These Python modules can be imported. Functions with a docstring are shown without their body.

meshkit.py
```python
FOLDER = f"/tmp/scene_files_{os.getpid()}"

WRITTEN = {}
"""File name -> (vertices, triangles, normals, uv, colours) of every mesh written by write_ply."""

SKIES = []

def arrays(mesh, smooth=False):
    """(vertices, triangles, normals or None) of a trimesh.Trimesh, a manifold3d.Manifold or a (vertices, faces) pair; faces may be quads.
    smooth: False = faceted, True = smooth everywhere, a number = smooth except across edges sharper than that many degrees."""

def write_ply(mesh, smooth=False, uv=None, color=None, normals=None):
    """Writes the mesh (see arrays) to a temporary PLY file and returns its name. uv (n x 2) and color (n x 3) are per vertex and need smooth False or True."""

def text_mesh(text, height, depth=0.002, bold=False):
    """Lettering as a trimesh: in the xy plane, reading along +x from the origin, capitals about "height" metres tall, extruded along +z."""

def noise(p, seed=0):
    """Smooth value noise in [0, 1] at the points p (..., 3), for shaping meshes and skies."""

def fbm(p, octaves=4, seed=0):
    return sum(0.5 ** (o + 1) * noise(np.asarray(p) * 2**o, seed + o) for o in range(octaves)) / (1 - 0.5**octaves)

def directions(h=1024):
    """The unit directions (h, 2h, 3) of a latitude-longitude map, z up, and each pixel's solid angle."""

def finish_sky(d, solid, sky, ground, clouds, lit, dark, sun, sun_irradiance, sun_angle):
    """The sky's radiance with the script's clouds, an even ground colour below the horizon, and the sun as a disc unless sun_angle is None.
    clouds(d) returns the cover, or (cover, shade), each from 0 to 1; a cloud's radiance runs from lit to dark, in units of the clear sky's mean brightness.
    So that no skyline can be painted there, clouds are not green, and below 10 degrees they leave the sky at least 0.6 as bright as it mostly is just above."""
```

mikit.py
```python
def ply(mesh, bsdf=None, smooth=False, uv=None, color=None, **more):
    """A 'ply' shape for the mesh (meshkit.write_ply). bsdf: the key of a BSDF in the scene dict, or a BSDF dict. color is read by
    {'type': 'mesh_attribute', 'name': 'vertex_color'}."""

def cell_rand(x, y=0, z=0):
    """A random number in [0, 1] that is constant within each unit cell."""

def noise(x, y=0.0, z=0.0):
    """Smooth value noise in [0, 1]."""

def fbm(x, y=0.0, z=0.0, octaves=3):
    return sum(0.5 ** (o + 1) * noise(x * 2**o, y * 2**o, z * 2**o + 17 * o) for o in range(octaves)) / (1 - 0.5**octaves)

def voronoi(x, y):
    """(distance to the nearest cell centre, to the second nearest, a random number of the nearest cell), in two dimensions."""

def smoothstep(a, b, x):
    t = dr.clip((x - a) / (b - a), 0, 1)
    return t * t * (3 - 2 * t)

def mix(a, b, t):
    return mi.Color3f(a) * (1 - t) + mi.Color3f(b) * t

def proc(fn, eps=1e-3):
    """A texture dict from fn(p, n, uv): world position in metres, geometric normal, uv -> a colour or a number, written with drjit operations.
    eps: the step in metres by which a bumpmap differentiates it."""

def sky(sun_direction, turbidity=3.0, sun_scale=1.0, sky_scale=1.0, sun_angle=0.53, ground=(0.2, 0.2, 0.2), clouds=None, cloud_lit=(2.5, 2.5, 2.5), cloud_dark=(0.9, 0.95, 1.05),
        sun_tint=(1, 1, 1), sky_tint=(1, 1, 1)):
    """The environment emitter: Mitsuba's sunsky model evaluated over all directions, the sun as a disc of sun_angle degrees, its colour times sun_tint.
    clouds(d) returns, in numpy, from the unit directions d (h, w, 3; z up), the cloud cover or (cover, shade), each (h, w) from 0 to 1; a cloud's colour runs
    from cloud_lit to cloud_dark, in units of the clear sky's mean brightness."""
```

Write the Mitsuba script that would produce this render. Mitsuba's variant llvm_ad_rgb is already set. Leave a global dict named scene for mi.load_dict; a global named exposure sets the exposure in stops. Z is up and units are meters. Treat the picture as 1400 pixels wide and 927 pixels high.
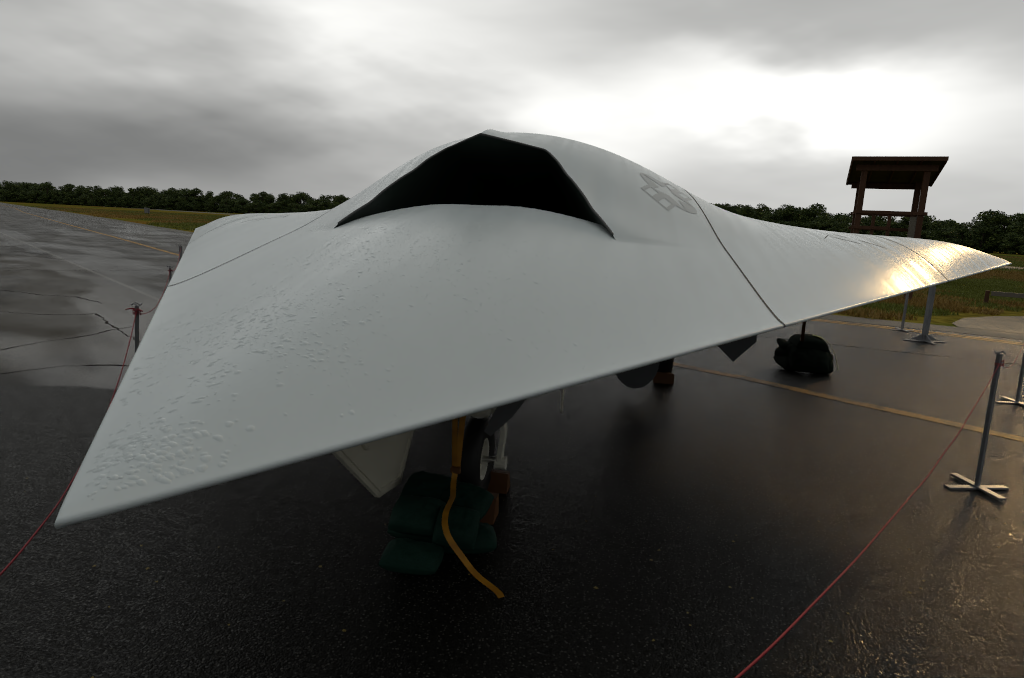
import math, random
import numpy as np
import trimesh
import drjit as dr
import mitsuba as mi
import mikit
import meshkit
from mikit import proc, noise, fbm, voronoi, smoothstep, mix
from shapely.geometry import Polygon, Point, LineString, box as sbox
from shapely import affinity
from scipy.interpolate import CubicSpline as CS

T = mi.ScalarTransform4f
rng = np.random.default_rng(7)
scene, labels = {}, {}

# ------------------------------------------------------------------ camera, sky, exposure
PHI = 0.0112994                       # the aircraft stands 0.65 degrees out of level
cP, sP = math.cos(PHI), math.sin(PHI)
RW = np.array([[cP, 0, -sP], [0, 1, 0], [sP, 0, cP]])
CAM = np.array([0.7471328, -0.7115896, 1.5077790])
FWD = np.array([-0.1729110, 0.9690784, -0.1760363])
UPV = np.array([-0.0794955, 0.1644142, 0.9831828])
scene['camera'] = {'type': 'perspective', 'fov': 77.2046, 'fov_axis': 'x', 'near_clip': 0.05, 'far_clip': 6000.0,
                   'to_world': T().look_at(origin=CAM.tolist(), target=(CAM + FWD).tolist(), up=UPV.tolist())}
exposure = 1.2
SUN_AZ, SUN_EL = math.radians(31.0), math.radians(17.0)
SUN = [math.sin(SUN_AZ) * math.cos(SUN_EL), math.cos(SUN_AZ) * math.cos(SUN_EL), math.sin(SUN_EL)]


# cloud brightness seen in this overcast: (azimuth, elevation, brightness, spread), degrees
BANKS = [(-46, 11.8, 0.52), (-39, 11.6, 0.59), (-32, 12.7, 0.72), (-23, 15.0, 1.15), (-17, 15.8, 0.91), (-47, 8.0, 0.36), (-42, 7.8, 0.33), (-34, 8.7, 0.46), (-26, 10.1, 0.76), (-17, 10.3, 0.86),
         (-46, 4.3, 0.23), (-40, 4.4, 0.23), (-32, 5.7, 0.33), (-23, 5.8, 0.52), (-46, 2.2, 0.2), (-37, 2.9, 0.24), (-37, 1.8, 0.41), (-29, 2.4, 0.41), (-11, 16.1, 0.76), (-2, 15.9, 0.52),
         (4, 14.8, 0.42), (-5, 12.6, 0.77), (1, 11.6, 1.2), (7, 11.0, 1.65), (12, 10.9, 1.65), (20, 10.6, 1.2), (24, 11.3, 0.6), (12, 16.0, 0.36), (19, 15.0, 0.36), (25, 13.9, 0.26), (-5,
         8.6, 1.16), (1, 7.0, 0.85), (7, 6.0, 0.5), (13, 4.9, 0.52), (11, 3.1, 0.62), (25, 7.0, 0.56), (25, 3.5, 0.48), (15, 8.2, 1.16), (-8, 9.6, 1.41), (-60, 12, 0.44), (-60, 4, 0.28),
         (-34, 22, 0.69), (-12, 24, 0.69), (10, 24, 0.5), (30, 21, 0.4), (40, 12, 0.55), (42, 5, 0.5), (55, 8, 0.4), (-75, 8, 0.36)]


def clouds(d):
    """Overcast: a dark bank of cloud low on the left, thin cloud where the sun stands behind it on the right."""
    x, y, z = d[..., 0], d[..., 1], d[..., 2]
    az, el = np.degrees(np.arctan2(x, y)), np.degrees(np.arcsin(np.clip(z, -1, 1)))
    q = np.stack([x, y, z * 2.2], -1)
    n1 = meshkit.fbm(q * 3.0 + 3.1, 4, 3) - .5
    n2 = meshkit.fbm(q * 6.5 + 9.7, 5, 11) - .5
    n4 = meshkit.fbm(q * np.array([11, 11, 20]) + 1.7, 4, 31) - .5
    a2, e2 = az + 12 * n1 + 9 * n2, el + (6 * n2 + 3 * n1) * np.clip(el / 12, .12, 1)
    num = 0.012 * (0.10 + 0.52 * np.sin(np.radians(np.clip(el, 0, 90)))); den = np.full_like(az, 0.012)
    for a, e, v in BANKS:
        w = np.exp(-((((a2 - a + 180) % 360) - 180) / (4.2 + .25 * e)) ** 2 - ((e2 - e) / (1.0 + .16 * e)) ** 2)
        num = num + w * v; den = den + w
    lum = num / den * (1 + 0.34 * n2 + 0.25 * n1 + .16 * n4)
    sd = x * SUN[0] + y * SUN[1] + z * SUN[2]
    lum = lum + 0.20 * np.exp((sd - 1) * 14.0)                # glow round the hidden sun
    return np.ones_like(lum), np.clip(1 - lum / 2.0, 0, 1)


scene['sky'] = mikit.sky(SUN, turbidity=4, sun_scale=0.15, sun_angle=4.0, sun_tint=(1.0, 0.90, 0.68), clouds=clouds,
                         cloud_lit=(11.6, 11.55, 11.15), cloud_dark=(0.0, 0.03, 0.06), ground=(0.06, 0.06, 0.05))

# ------------------------------------------------------------------ helpers
COUNT = {}


def key_of(name, parent=None):
    base = (parent + '__' if parent else '') + name
    n = COUNT.get(base, -1) + 1
    COUNT[base] = n
    return base if n == 0 else f'{base}_{n:03d}'


def tag(key, label=None, cat=None, group=None, kind=None):
    d = {}
    if label: d['label'] = label
    if cat: d['category'] = cat
    if group: d['group'] = group
    if kind: d['kind'] = kind
    labels[key] = d
    return key


def thing(name, label, cat, group=None):
    return tag(key_of(name), label, cat, group)


def put(name, mesh, bsdf, parent=None, smooth=False, label=None, cat=None, group=None, kind=None, **kw):
    key = key_of(name, parent)
    scene[key] = mikit.ply(mesh, bsdf, smooth=smooth, **kw)
    if label or cat or group or kind: tag(key, label, cat, group, kind)
    return key


def cat(ms): return trimesh.util.concatenate(ms)


def box(c, s, rz=0.0, rx=0.0, ry=0.0, bev=0.0):
    c, s = np.asarray(c, float), np.asarray(s, float)
    if bev > 0:
        h = s / 2
        pts = []
        for a in (-1, 1):
            for b in (-1, 1):
                for e in (-1, 1):
                    for k in range(3):
                        p = np.array([a, b, e]) * h
                        q = p - np.array([a, b, e]) * bev
                        q[k] = p[k]
                        pts.append(q)
        m = trimesh.convex.convex_hull(np.array(pts))
    else:
        m = trimesh.creation.box(extents=s)
    R = trimesh.transformations.euler_matrix(rx, ry, rz)
    m.apply_transform(R)
    m.apply_translation(c)
    return m


def beam(a, b, w, h, bev=0.004, roll=0.0):
    """A bar of w x h section from a to b."""
    a, b = np.asarray(a, float), np.asarray(b, float)
    L = np.linalg.norm(b - a)
    m = box((0, 0, L / 2), (w, h, L), bev=bev)
    z = (b - a) / L
    x = np.cross([0, 0, 1.0], z) if abs(z[2]) < .99 else np.array([1.0, 0, 0])
    x -= z * (x @ z); x /= np.linalg.norm(x)
    y = np.cross(z, x)
    M = np.eye(4); M[:3, 0], M[:3, 1], M[:3, 2], M[:3, 3] = x, y, z, a
    m.apply_transform(M)
    return m


def tube(P, r, n=8, closed=False):
    P = np.asarray(P, float)
    r = np.broadcast_to(np.asarray(r, float), (len(P),))
    t = np.gradient(P, axis=0)
    t /= np.linalg.norm(t, axis=1, keepdims=True) + 1e-12
    u = np.cross(t[0], [0, 0, 1.0]) if abs(t[0][2]) < .9 else np.cross(t[0], [1.0, 0, 0])
    V, Fc = [], []
    ang = np.arange(n) * 2 * np.pi / n
    for i in range(len(P)):
        u = u - t[i] * (u @ t[i]); u /= np.linalg.norm(u)
        w = np.cross(t[i], u)
        V.append(P[i] + r[i] * (np.outer(np.cos(ang), u) + np.outer(np.sin(ang), w)))
    V = np.vstack(V)
    for i in range(len(P) - 1):
        for k in range(n):
            a, b = i * n + k, i * n + (k + 1) % n
            Fc += [[a, b, b + n], [a, b + n, a + n]]
    V = np.vstack([V, P[0], P[-1]])
    for k in range(n):
        Fc += [[len(V) - 2, (k + 1) % n, k], [len(V) - 1, (len(P) - 1) * n + k, (len(P) - 1) * n + (k + 1) % n]]
    return trimesh.Trimesh(V, Fc, process=False)


def spline(P, n=60):
    P = np.asarray(P, float)
    s = np.concatenate([[0], np.cumsum(np.linalg.norm(np.diff(P, axis=0), axis=1))])
    return CS(s, P)(np.linspace(0, s[-1], n))


def ribbon(P, across, w, th=0.003):
    """A webbing strap along P, as a thin closed strip of width w in the direction 'across' (one per point or one for all)."""
    P = np.asarray(P, float)
    t = np.gradient(P, axis=0); t /= np.linalg.norm(t, axis=1, keepdims=True)
    a = np.broadcast_to(np.asarray(across, float), P.shape).copy()
    a -= t * (a * t).sum(1, keepdims=True); a /= np.linalg.norm(a, axis=1, keepdims=True)
    n = np.cross(t, a)
    rings = np.stack([P - a * w / 2 - n * th / 2, P + a * w / 2 - n * th / 2, P + a * w / 2 + n * th / 2, P - a * w / 2 + n * th / 2], 1)
    V = rings.reshape(-1, 3); Fc = []
    for i in range(len(P) - 1):
        for k in range(4):
            p, q = i * 4 + k, i * 4 + (k + 1) % 4
            Fc += [[p, q, q + 4], [p, q + 4, p + 4]]
    e = (len(P) - 1) * 4
    Fc += [[0, 2, 1], [0, 3, 2], [e, e + 1, e + 2], [e, e + 2, e + 3]]
    return trimesh.Trimesh(V, Fc, process=False)


def sheet(poly, z, seg=None):
    """A flat polygon at height z as triangles."""
    v, f = trimesh.creation.triangulate_polygon(poly, engine='earcut')
    return trimesh.Trimesh(np.column_stack([v, np.full(len(v), z)]), f, process=False)


def strip_on_ground(P, w, z):
    return sheet(LineString(P).buffer(w / 2, cap_style='flat', join_style='mitre'), z)


def lathe(prof, n=32, axis='z', c=(0, 0, 0)):
    prof = np.asarray(prof, float)
    m = trimesh.creation.revolve(prof, sections=n)
    if axis == 'x': m.apply_transform(trimesh.transformations.rotation_matrix(math.pi / 2, [0, 1, 0]))
    if axis == 'y': m.apply_transform(trimesh.transformations.rotation_matrix(-math.pi / 2, [1, 0, 0]))
    m.apply_translation(c)
    m.fix_normals()
    return m


def plate(P, th):
    """A planar polygon given by 3D points, th thick, with slightly bevelled rim."""
    P = np.asarray(P, float)
    n = np.cross(P[1] - P[0], P[2] - P[0]); n /= np.linalg.norm(n)
    x = (P[1] - P[0]) / np.linalg.norm(P[1] - P[0]); y = np.cross(n, x)
    pg = Polygon(np.column_stack([(P - P[0]) @ x, (P - P[0]) @ y]))
    m = trimesh.creation.extrude_polygon(pg, th, engine='earcut')
    m.apply_translation([0, 0, -th / 2])
    M = np.eye(4); M[:3, 0], M[:3, 1], M[:3, 2], M[:3, 3] = x, y, n, P[0]
    m.apply_transform(M)
    return m


def grid_faces(nr, nc, flip=False):
    i, j = np.meshgrid(np.arange(nr - 1), np.arange(nc - 1), indexing='ij')
    a = (i * nc + j).ravel(); b = a + 1; c = a + nc + 1; d = a + nc
    f = np.vstack([np.column_stack([a, b, c]), np.column_stack([a, c, d])])
    return f[:, ::-1] if flip else f


# ------------------------------------------------------------------ materials
def two(b): return {'type': 'twosided', 'b': b}


def rgb(*c): return {'type': 'rgb', 'value': list(c)}


def plain(name, col, rough=0.5, spec=0.5, metal=0.0):
    scene[name] = two({'type': 'principled', 'base_color': rgb(*col) if not isinstance(col, dict) else col, 'roughness': rough, 'specular': spec, 'metallic': metal})
    return name


# taxiway axes: a runs along the yellow line, b across it, away from the camera
TA, TB = np.array([0.8, -0.6]), np.array([0.6, 0.8])


def asphalt_parts(p):
    a, b = p.x * 0.8 - p.y * 0.6, p.x * 0.6 + p.y * 0.8
    wob = (fbm(a * 0.35, b * 0.35, 2.0) - 0.5) * 1.6
    near = smoothstep(-0.05, 0.05, 3.62 + (p.x + 3.9) * 0.28 + (fbm(p.x * 1.3, 3.0) - .5) * .5 - p.y)       # the coarse newer mat under the aircraft
    left = smoothstep(-3.0, -3.6, p.x)
    coarse = dr.maximum(near, 1 - left)
    return a, b, wob, coarse


def asphalt_color(p, n, uv):
    a, b, wob, coarse = asphalt_parts(p)
    big = fbm(a * 0.22 + 3, b * 0.5, 1.0, 4)
    mid = fbm(a * 1.1, b * 2.3 + 7, 4.0, 4)
    grain = noise(p.x * 95, p.y * 95)
    old = mix((0.038, 0.033, 0.023), (0.012, 0.0102, 0.0068), smoothstep(0.38, 0.62, big * .6 + mid * .4))
    far = smoothstep(2.70, 2.80, b) * smoothstep(-4.5, -5.0, p.x)
    old = mix(old, (0.050, 0.049, 0.044), far * 0.7)
    new = mix((0.0045, 0.0045, 0.004), (0.010, 0.0098, 0.0085), mid)
    c = mix(old, new, coarse)
    joint = smoothstep(0.05, 0.03, dr.abs(b - 2.75)) * (1 - coarse)
    c = mix(c, (0.13, 0.125, 0.11), joint * .6)
    d1, _, rr = voronoi(p.x * 75, p.y * 75)
    stone = smoothstep(0.42, 0.2, d1) * smoothstep(0.60, 0.98, rr)
    close = smoothstep(9.5, 5.0, dr.sqrt(dr.square(p.x) + dr.square(p.y)))          # grain and single stones only where they can be told apart
    c = c * (0.85 + 0.6 * (grain - 0.5) * close)
    return mix(c, mi.Color3f(0.075, 0.073, 0.064), stone * .75 * close * (0.15 + 0.85 * coarse))


def near_only(p):
    return smoothstep(7.2, 6.4, p.x * 0.6 + p.y * 0.8) * smoothstep(-3.6, -3.0, p.x)


def wetness(p):
    a, b, wob, coarse = asphalt_parts(p)
    pud = fbm(a * 0.16 + 1.7, b * 0.62 + 4.4, 6.0, 4)
    def pool(x, y, la, lb):
        u, v = (p.x - x) * 0.8 - (p.y - y) * 0.6, (p.x - x) * 0.6 + (p.y - y) * 0.8
        return smoothstep(1.25, 0.75, dr.sqrt(dr.square(u / la) + dr.square(v / lb)) + (fbm(p.x * 1.1, p.y * 1.1, 3.0) - .5) * 1.2)
    w = dr.maximum(smoothstep(0.55, 0.68, pud), dr.maximum(pool(-6.0, 6.95, 1.0, .42), pool(-12.2, 13.5, 3.4, .9)))
    return w * (1 - coarse)


def asphalt_rough(p, n, uv):
    return dr.lerp(0.15 + 0.08 * fbm(p.x * .7, p.y * .7, 9.0), 0.17, wetness(p))


def asphalt_bump(p, n, uv):
    d1, d2, r = voronoi(p.x * 105, p.y * 105)
    d3, _, q = voronoi(p.x * 42 + 5, p.y * 42)
    return (smoothstep(0.75, 0.1, d1) * (0.2 + 0.8 * r) + 0.7 * smoothstep(0.8, 0.1, d3) * q * q) * (1 - 0.85 * wetness(p))


def coarse_mask(p, n, uv): return asphalt_parts(p)[3]


def dull_stones(p, n, uv):
    d1, _, r = voronoi(p.x * 105 + 3, p.y * 105)
    return 0.62 * smoothstep(0.62, 0.30, d1) * smoothstep(0.30, 0.60, r)


ASPHALT_COLOR = proc(asphalt_color)
scene['m_asphalt'] = {
    'type': 'blendbsdf', 'weight': proc(lambda p, n, uv: wetness(p) * 0.42),
    'dry': {'type': 'blendbsdf', 'weight': proc(coarse_mask),
            'old': {'type': 'principled', 'base_color': ASPHALT_COLOR, 'roughness': proc(lambda p, n, uv: 0.26 + 0.3 * fbm(p.x * .8 - p.y * .6, p.x * 1.3 + p.y * 1.7, 4.0)), 'specular': 0.04},
            'mat': {'type': 'blendbsdf', 'weight': proc(dull_stones),
                    'binder': {'type': 'bumpmap', 'arbitrary': proc(asphalt_bump, eps=0.0012), 'scale': 0.0038,
                               'b': {'type': 'principled', 'base_color': ASPHALT_COLOR, 'roughness': proc(asphalt_rough), 'specular': 0.15}},
                    'stone': {'type': 'diffuse', 'reflectance': {'type': 'rgb', 'value': [0.013, 0.0127, 0.011]}}}},
    'wet': {'type': 'principled', 'base_color': ASPHALT_COLOR, 'roughness': 0.10, 'specular': 0.5}}


def field_color(p, n, uv):
    b = p.x * 0.6 + p.y * 0.8
    big = fbm(p.x * 0.05, p.y * 0.05 + 3, 1.0, 4)
    mid = fbm(p.x * 0.5, p.y * 0.5, 7.0, 4)
    c = mix((0.058, 0.080, 0.013), (0.145, 0.118, 0.021), smoothstep(0.40, 0.60, big * .55 + mid * .45))
    c = mix(c, (0.165, 0.092, 0.022), smoothstep(0.50, 0.68, fbm(p.x * 0.11 + 9, p.y * 0.11, 3.0, 4)) * .8)
    return c * (0.6 + 0.8 * noise(p.x * 6, p.y * 6))


scene['m_field'] = two({'type': 'diffuse', 'reflectance': proc(field_color)})


def concrete_color(p, n, uv):
    k = fbm(p.x * 0.6, p.y * 0.6, 2.0, 4)
    return mix((0.060, 0.059, 0.053), (0.115, 0.112, 0.097), k) * (0.75 + 0.5 * noise(p.x * 60, p.y * 60))


def concrete_rough(p, n, uv):
    return 0.55 + 0.3 * fbm(p.x * 0.8, p.y * 0.8, 5.0)


scene['m_concrete'] = two({'type': 'principled', 'base_color': proc(concrete_color), 'roughness': proc(concrete_rough), 'specular': 0.14})


def yellow_color(p, n, uv):
    wear = smoothstep(0.40, 0.66, fbm(p.x * 9, p.y * 9, 4.0, 4))
    return mix((0.34, 0.17, 0.018), (0.05, 0.042, 0.025), wear * .75) * (0.75 + 0.5 * noise(p.x * 80, p.y * 80))


scene['m_yellow'] = two({'type': 'principled', 'base_color': proc(yellow_color), 'roughness': 0.55, 'specular': 0.15})

# aircraft paint: wet, with runs of water along the airflow
def paint_color(p, n, uv):
    k = fbm(p.x * 5, p.y * 1.3, p.z * 3, 4)
    g = fbm(p.x * 1.1 + 4, p.y * .6, 8.0, 3)
    return mi.Color3f(0.415, 0.460, 0.462) * (0.93 + 0.10 * k + 0.06 * g)


def paint_rough(p, n, uv):
    k = fbm(p.x * 34 + p.y * 2.0, p.y * 1.6 - p.x * .4, 3.0, 4)
    outer = smoothstep(1.7, 3.0, dr.abs(p.x))
    return 0.28 - 0.06 * outer + (0.06 + 0.16 * outer) * smoothstep(0.30, 0.70, k)


def paint_bump(p, n, uv):
    run = fbm(p.x * 60 + p.y * 4, p.y * 4.5, 5.0, 3)
    fine = noise(p.x * 140, p.y * 90)
    return (0.22 + 0.6 * smoothstep(1.7, 3.0, dr.abs(p.x))) * run + 0.25 * fine


def paint(name, col, rough):
    scene[name] = two({'type': 'bumpmap', 'arbitrary': proc(paint_bump, eps=0.002), 'scale': 0.0004,
                       'bsdf': {'type': 'principled', 'base_color': col, 'roughness': rough, 'specular': 0.28}})


PR = proc(paint_rough)
paint('m_paint', proc(paint_color), PR)
paint('m_mark', rgb(0.29, 0.318, 0.315), 0.36)
scene['m_bead'] = two({'type': 'principled', 'base_color': proc(paint_color), 'roughness': 0.2, 'specular': 0.4})
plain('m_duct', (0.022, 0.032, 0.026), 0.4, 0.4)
plain('m_crack', (0.013, 0.0115, 0.0095), 0.8, 0.1)
plain('m_gap', (0.03, 0.032, 0.032), 0.6, 0.2)
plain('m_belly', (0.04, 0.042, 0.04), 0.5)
plain('m_white', (0.62, 0.60, 0.49), 0.38)
plain('m_gear', (0.62, 0.61, 0.52), 0.35)
plain('m_dkmetal', (0.09, 0.095, 0.10), 0.4)
plain('m_steel', (0.55, 0.55, 0.53), 0.3, 0.5, 0.9)
plain('m_rubber', (0.014, 0.014, 0.014), 0.55, 0.3)
plain('m_chock', (0.09, 0.032, 0.004), 0.55)


def strap_color(p, n, uv):
    k = noise(p.x * 30, p.y * 30, p.z * 30)
    return mix((0.40, 0.19, 0.012), (0.26, 0.11, 0.008), k)


scene['m_strap'] = two({'type': 'principled', 'base_color': proc(strap_color), 'roughness': 0.6, 'specular': 0.3})


def bag_color(p, n, uv):
    weave = noise(p.x * 260, p.y * 260, p.z * 260)
    wet = fbm(p.x * 7, p.y * 7, p.z * 7, 3)
    return mix((0.004, 0.021, 0.015), (0.009, 0.036, 0.025), wet) * (0.75 + 0.5 * weave)


scene['m_bag'] = two({'type': 'principled', 'base_color': proc(bag_color), 'roughness': 0.75, 'specular': 0.15})
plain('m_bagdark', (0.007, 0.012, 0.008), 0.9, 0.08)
plain('m_lime', (0.16, 0.24, 0.02), 0.6, 0.3)


def galv_color(p, n, uv):
    k = fbm(p.x * 22, p.y * 22, p.z * 9, 3)
    return mix((0.13, 0.135, 0.14), (0.24, 0.245, 0.25), k)


scene['m_galv'] = two({'type': 'principled', 'base_color': proc(galv_color), 'roughness': 0.42, 'metallic': 0.4, 'specular': 0.5})
plain('m_rope', (0.21, 0.010, 0.018), 0.6, 0.3)


def wood_color(p, n, uv):
    g = fbm(p.x * 14, p.y * 14, p.z * 1.6, 4)
    return mix((0.040, 0.018, 0.009), (0.085, 0.038, 0.018), g)


scene['m_wood'] = two({'type': 'principled', 'base_color': proc(wood_color), 'roughness': 0.7, 'specular': 0.3})
plain('m_greywood', (0.12, 0.11, 0.09), 0.6, 0.3)
plain('m_roofing', (0.05, 0.04, 0.03), 0.7, 0.3)
plain('m_bark', (0.06, 0.045, 0.035), 0.9, 0.1)


def leaf(name, c):
    scene[name] = two({'type': 'principled', 'base_color': rgb(*c), 'roughness': 0.6, 'specular': 0.2})


leaf('m_leaf_dark', (0.034, 0.056, 0.016))
leaf('m_leaf_mid', (0.060, 0.090, 0.020))
leaf('m_leaf_light', (0.105, 0.135, 0.028))
leaf('m_grass_green', (0.115, 0.135, 0.020))
leaf('m_grass_dry', (0.21, 0.135, 0.032))

# ------------------------------------------------------------------ ground and pavements
field = Polygon([(-2600, -2600), (2600, -2600), (2600, 2600), (-2600, 2600)])
put('ground', sheet(field, -0.012), 'm_field', kind='structure', label='flat grass airfield reaching to the tree line', cat='ground')
EDGE = np.array([(-420, 362), (-195, 175.5), (-97, 95.8), (-54, 59.7), (-26.7, 36.2), (-8, 22.0), (0, 16.2), (4.77, 13.35), (6.2, 12.85), (7.0, 12.62), (9.5, 11.5), (14, 9.2), (24, 2.0), (60, -25)])
apron_poly = Polygon([tuple(q) for q in EDGE] + [(60, -120), (-120, -160), (-420, -60)])
put('apron', sheet(apron_poly, 0.0), 'm_asphalt', kind='structure', label='dark wet asphalt apron with patches and cracks', cat='pavement')
sh_in = EDGE - np.array([0.42, 0.86])
sh_poly = Polygon([tuple(q) for q in EDGE] + [tuple(q) for q in sh_in[::-1]])
put('concrete_shoulder', sheet(sh_poly, 0.004), 'm_concrete', kind='structure', label='pale concrete strip along the grass edge of the apron', cat='pavement')
slab = Polygon([(6.95, 12.72), (7.1, 13.3), (7.85, 14.5), (8.9, 15.4), (10.6, 16.3), (16, 13.2), (15.2, 8.6), (9.5, 11.6)])
put('concrete_slab', sheet(slab, 0.0), 'm_concrete', kind='structure', label='light concrete slab running into the grass on the right', cat='pavement')
rw = [TA * a + TB * b for a, b in ((-900, 84), (-900, 112), (-120, 96), (-20, 79), (-5, 66), (600, 66), (600, 59), (-12, 58.5), (-30, 70), (-120, 84))]
put('runway', sheet(Polygon([tuple(q) for q in rw]), 0.0), 'm_concrete', kind='structure', label='grey runway strip beyond the grass', cat='pavement')
yl = [(-210, 182), (-110, 99.5), (-74.6, 68.6), (-38.6, 38.6), (-21.2, 24.2), (-13.6, 17.8), (1.4, 6.75), (2.06, 6.36), (2.89, 5.71), (3.48, 5.29), (3.96, 4.92), (12, -1.1), (40, -22)]
put('taxi_line', strip_on_ground(yl, 0.16, 0.004), 'm_yellow', kind='structure', label='single worn yellow line passing under the aircraft', cat='marking')
y2 = np.array([(-16, 26.2), (-6, 18.7), (0, 14.9), (4.21, 12.33), (5.26, 11.92), (6.29, 11.45), (7.13, 10.95), (12, 8.3), (24, 0.2)])
for k, o in enumerate((0.0, 0.22)):
    put('edge_line', strip_on_ground(y2 - np.array([0.42, 0.86]) * o, 0.11, 0.004), 'm_yellow', kind='structure', label=('outer' if k == 0 else 'inner') + ' stripe of the double yellow edge line by the shoulder', cat='marking')

CRACKS = [[(-9.5, 6.1), (-7.9, 6.45), (-7.63, 6.52), (-7.36, 6.56), (-7.0, 6.57), (-6.67, 6.72), (-6.53, 6.94), (-6.16, 6.67), (-5.44, 6.11), (-4.64, 5.53), (-4.12, 5.17), (-3.3, 4.4)],
          [(-9.93, 8.29), (-9.24, 8.26), (-8.57, 8.1), (-8.06, 8.21), (-7.19, 7.79)], [(-13.4, 10.6), (-12.48, 10.8), (-12.26, 11.28), (-11.74, 11.54), (-10.6, 12.6)],
          [(-5.3, 3.6), (-5.42, 4.35), (-5.46, 4.61), (-5.48, 5.08), (-5.38, 5.44), (-5.39, 5.79), (-5.41, 6.31)], [(-4.9, 3.5), (-4.61, 3.86), (-4.41, 4.26), (-4.01, 4.49), (-3.4, 4.6)],
          [(0.8, 9.9), (2.46, 9.51), (2.99, 9.49), (3.67, 9.29), (4.3, 9.1), (5.2, 8.9), (7.5, 8.2)], [(-19, 14.2), (-16.5, 13.8), (-15.1, 14.3), (-13.9, 13.9)]]
for ck in CRACKS:
    P = np.asarray(ck, float)
    s_ = np.concatenate([[0], np.cumsum(np.linalg.norm(np.diff(P, axis=0), axis=1))])
    tt_ = np.arange(0, s_[-1], .03)
    P = np.column_stack([np.interp(tt_, s_, P[:, k]) for k in (0, 1)])
    P += (np.stack([meshkit.fbm(np.column_stack([P * 5, P[:, :1] * 0 + k * 9]), 3, 4) for k in (0, 1)], -1) - .5) * .09
    t_ = np.gradient(P, axis=0); t_ /= np.linalg.norm(t_, axis=1, keepdims=True)
    w_ = (.003 + .016 * meshkit.noise(np.column_stack([P * 7, P[:, :1] * 0]), 8) ** 1.5)[:, None] * np.array([[-1, 1]])[0]
    rows = [np.column_stack([P + np.column_stack([-t_[:, 1], t_[:, 0]]) * w_[:, k:k + 1], np.full(len(P), .003)]) for k in (0, 1)]
    m = trimesh.Trimesh(np.stack(rows, 1).reshape(-1, 3), grid_faces(len(P), 2), process=False)
    put('crack', m, 'm_crack', 'apron')

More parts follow.
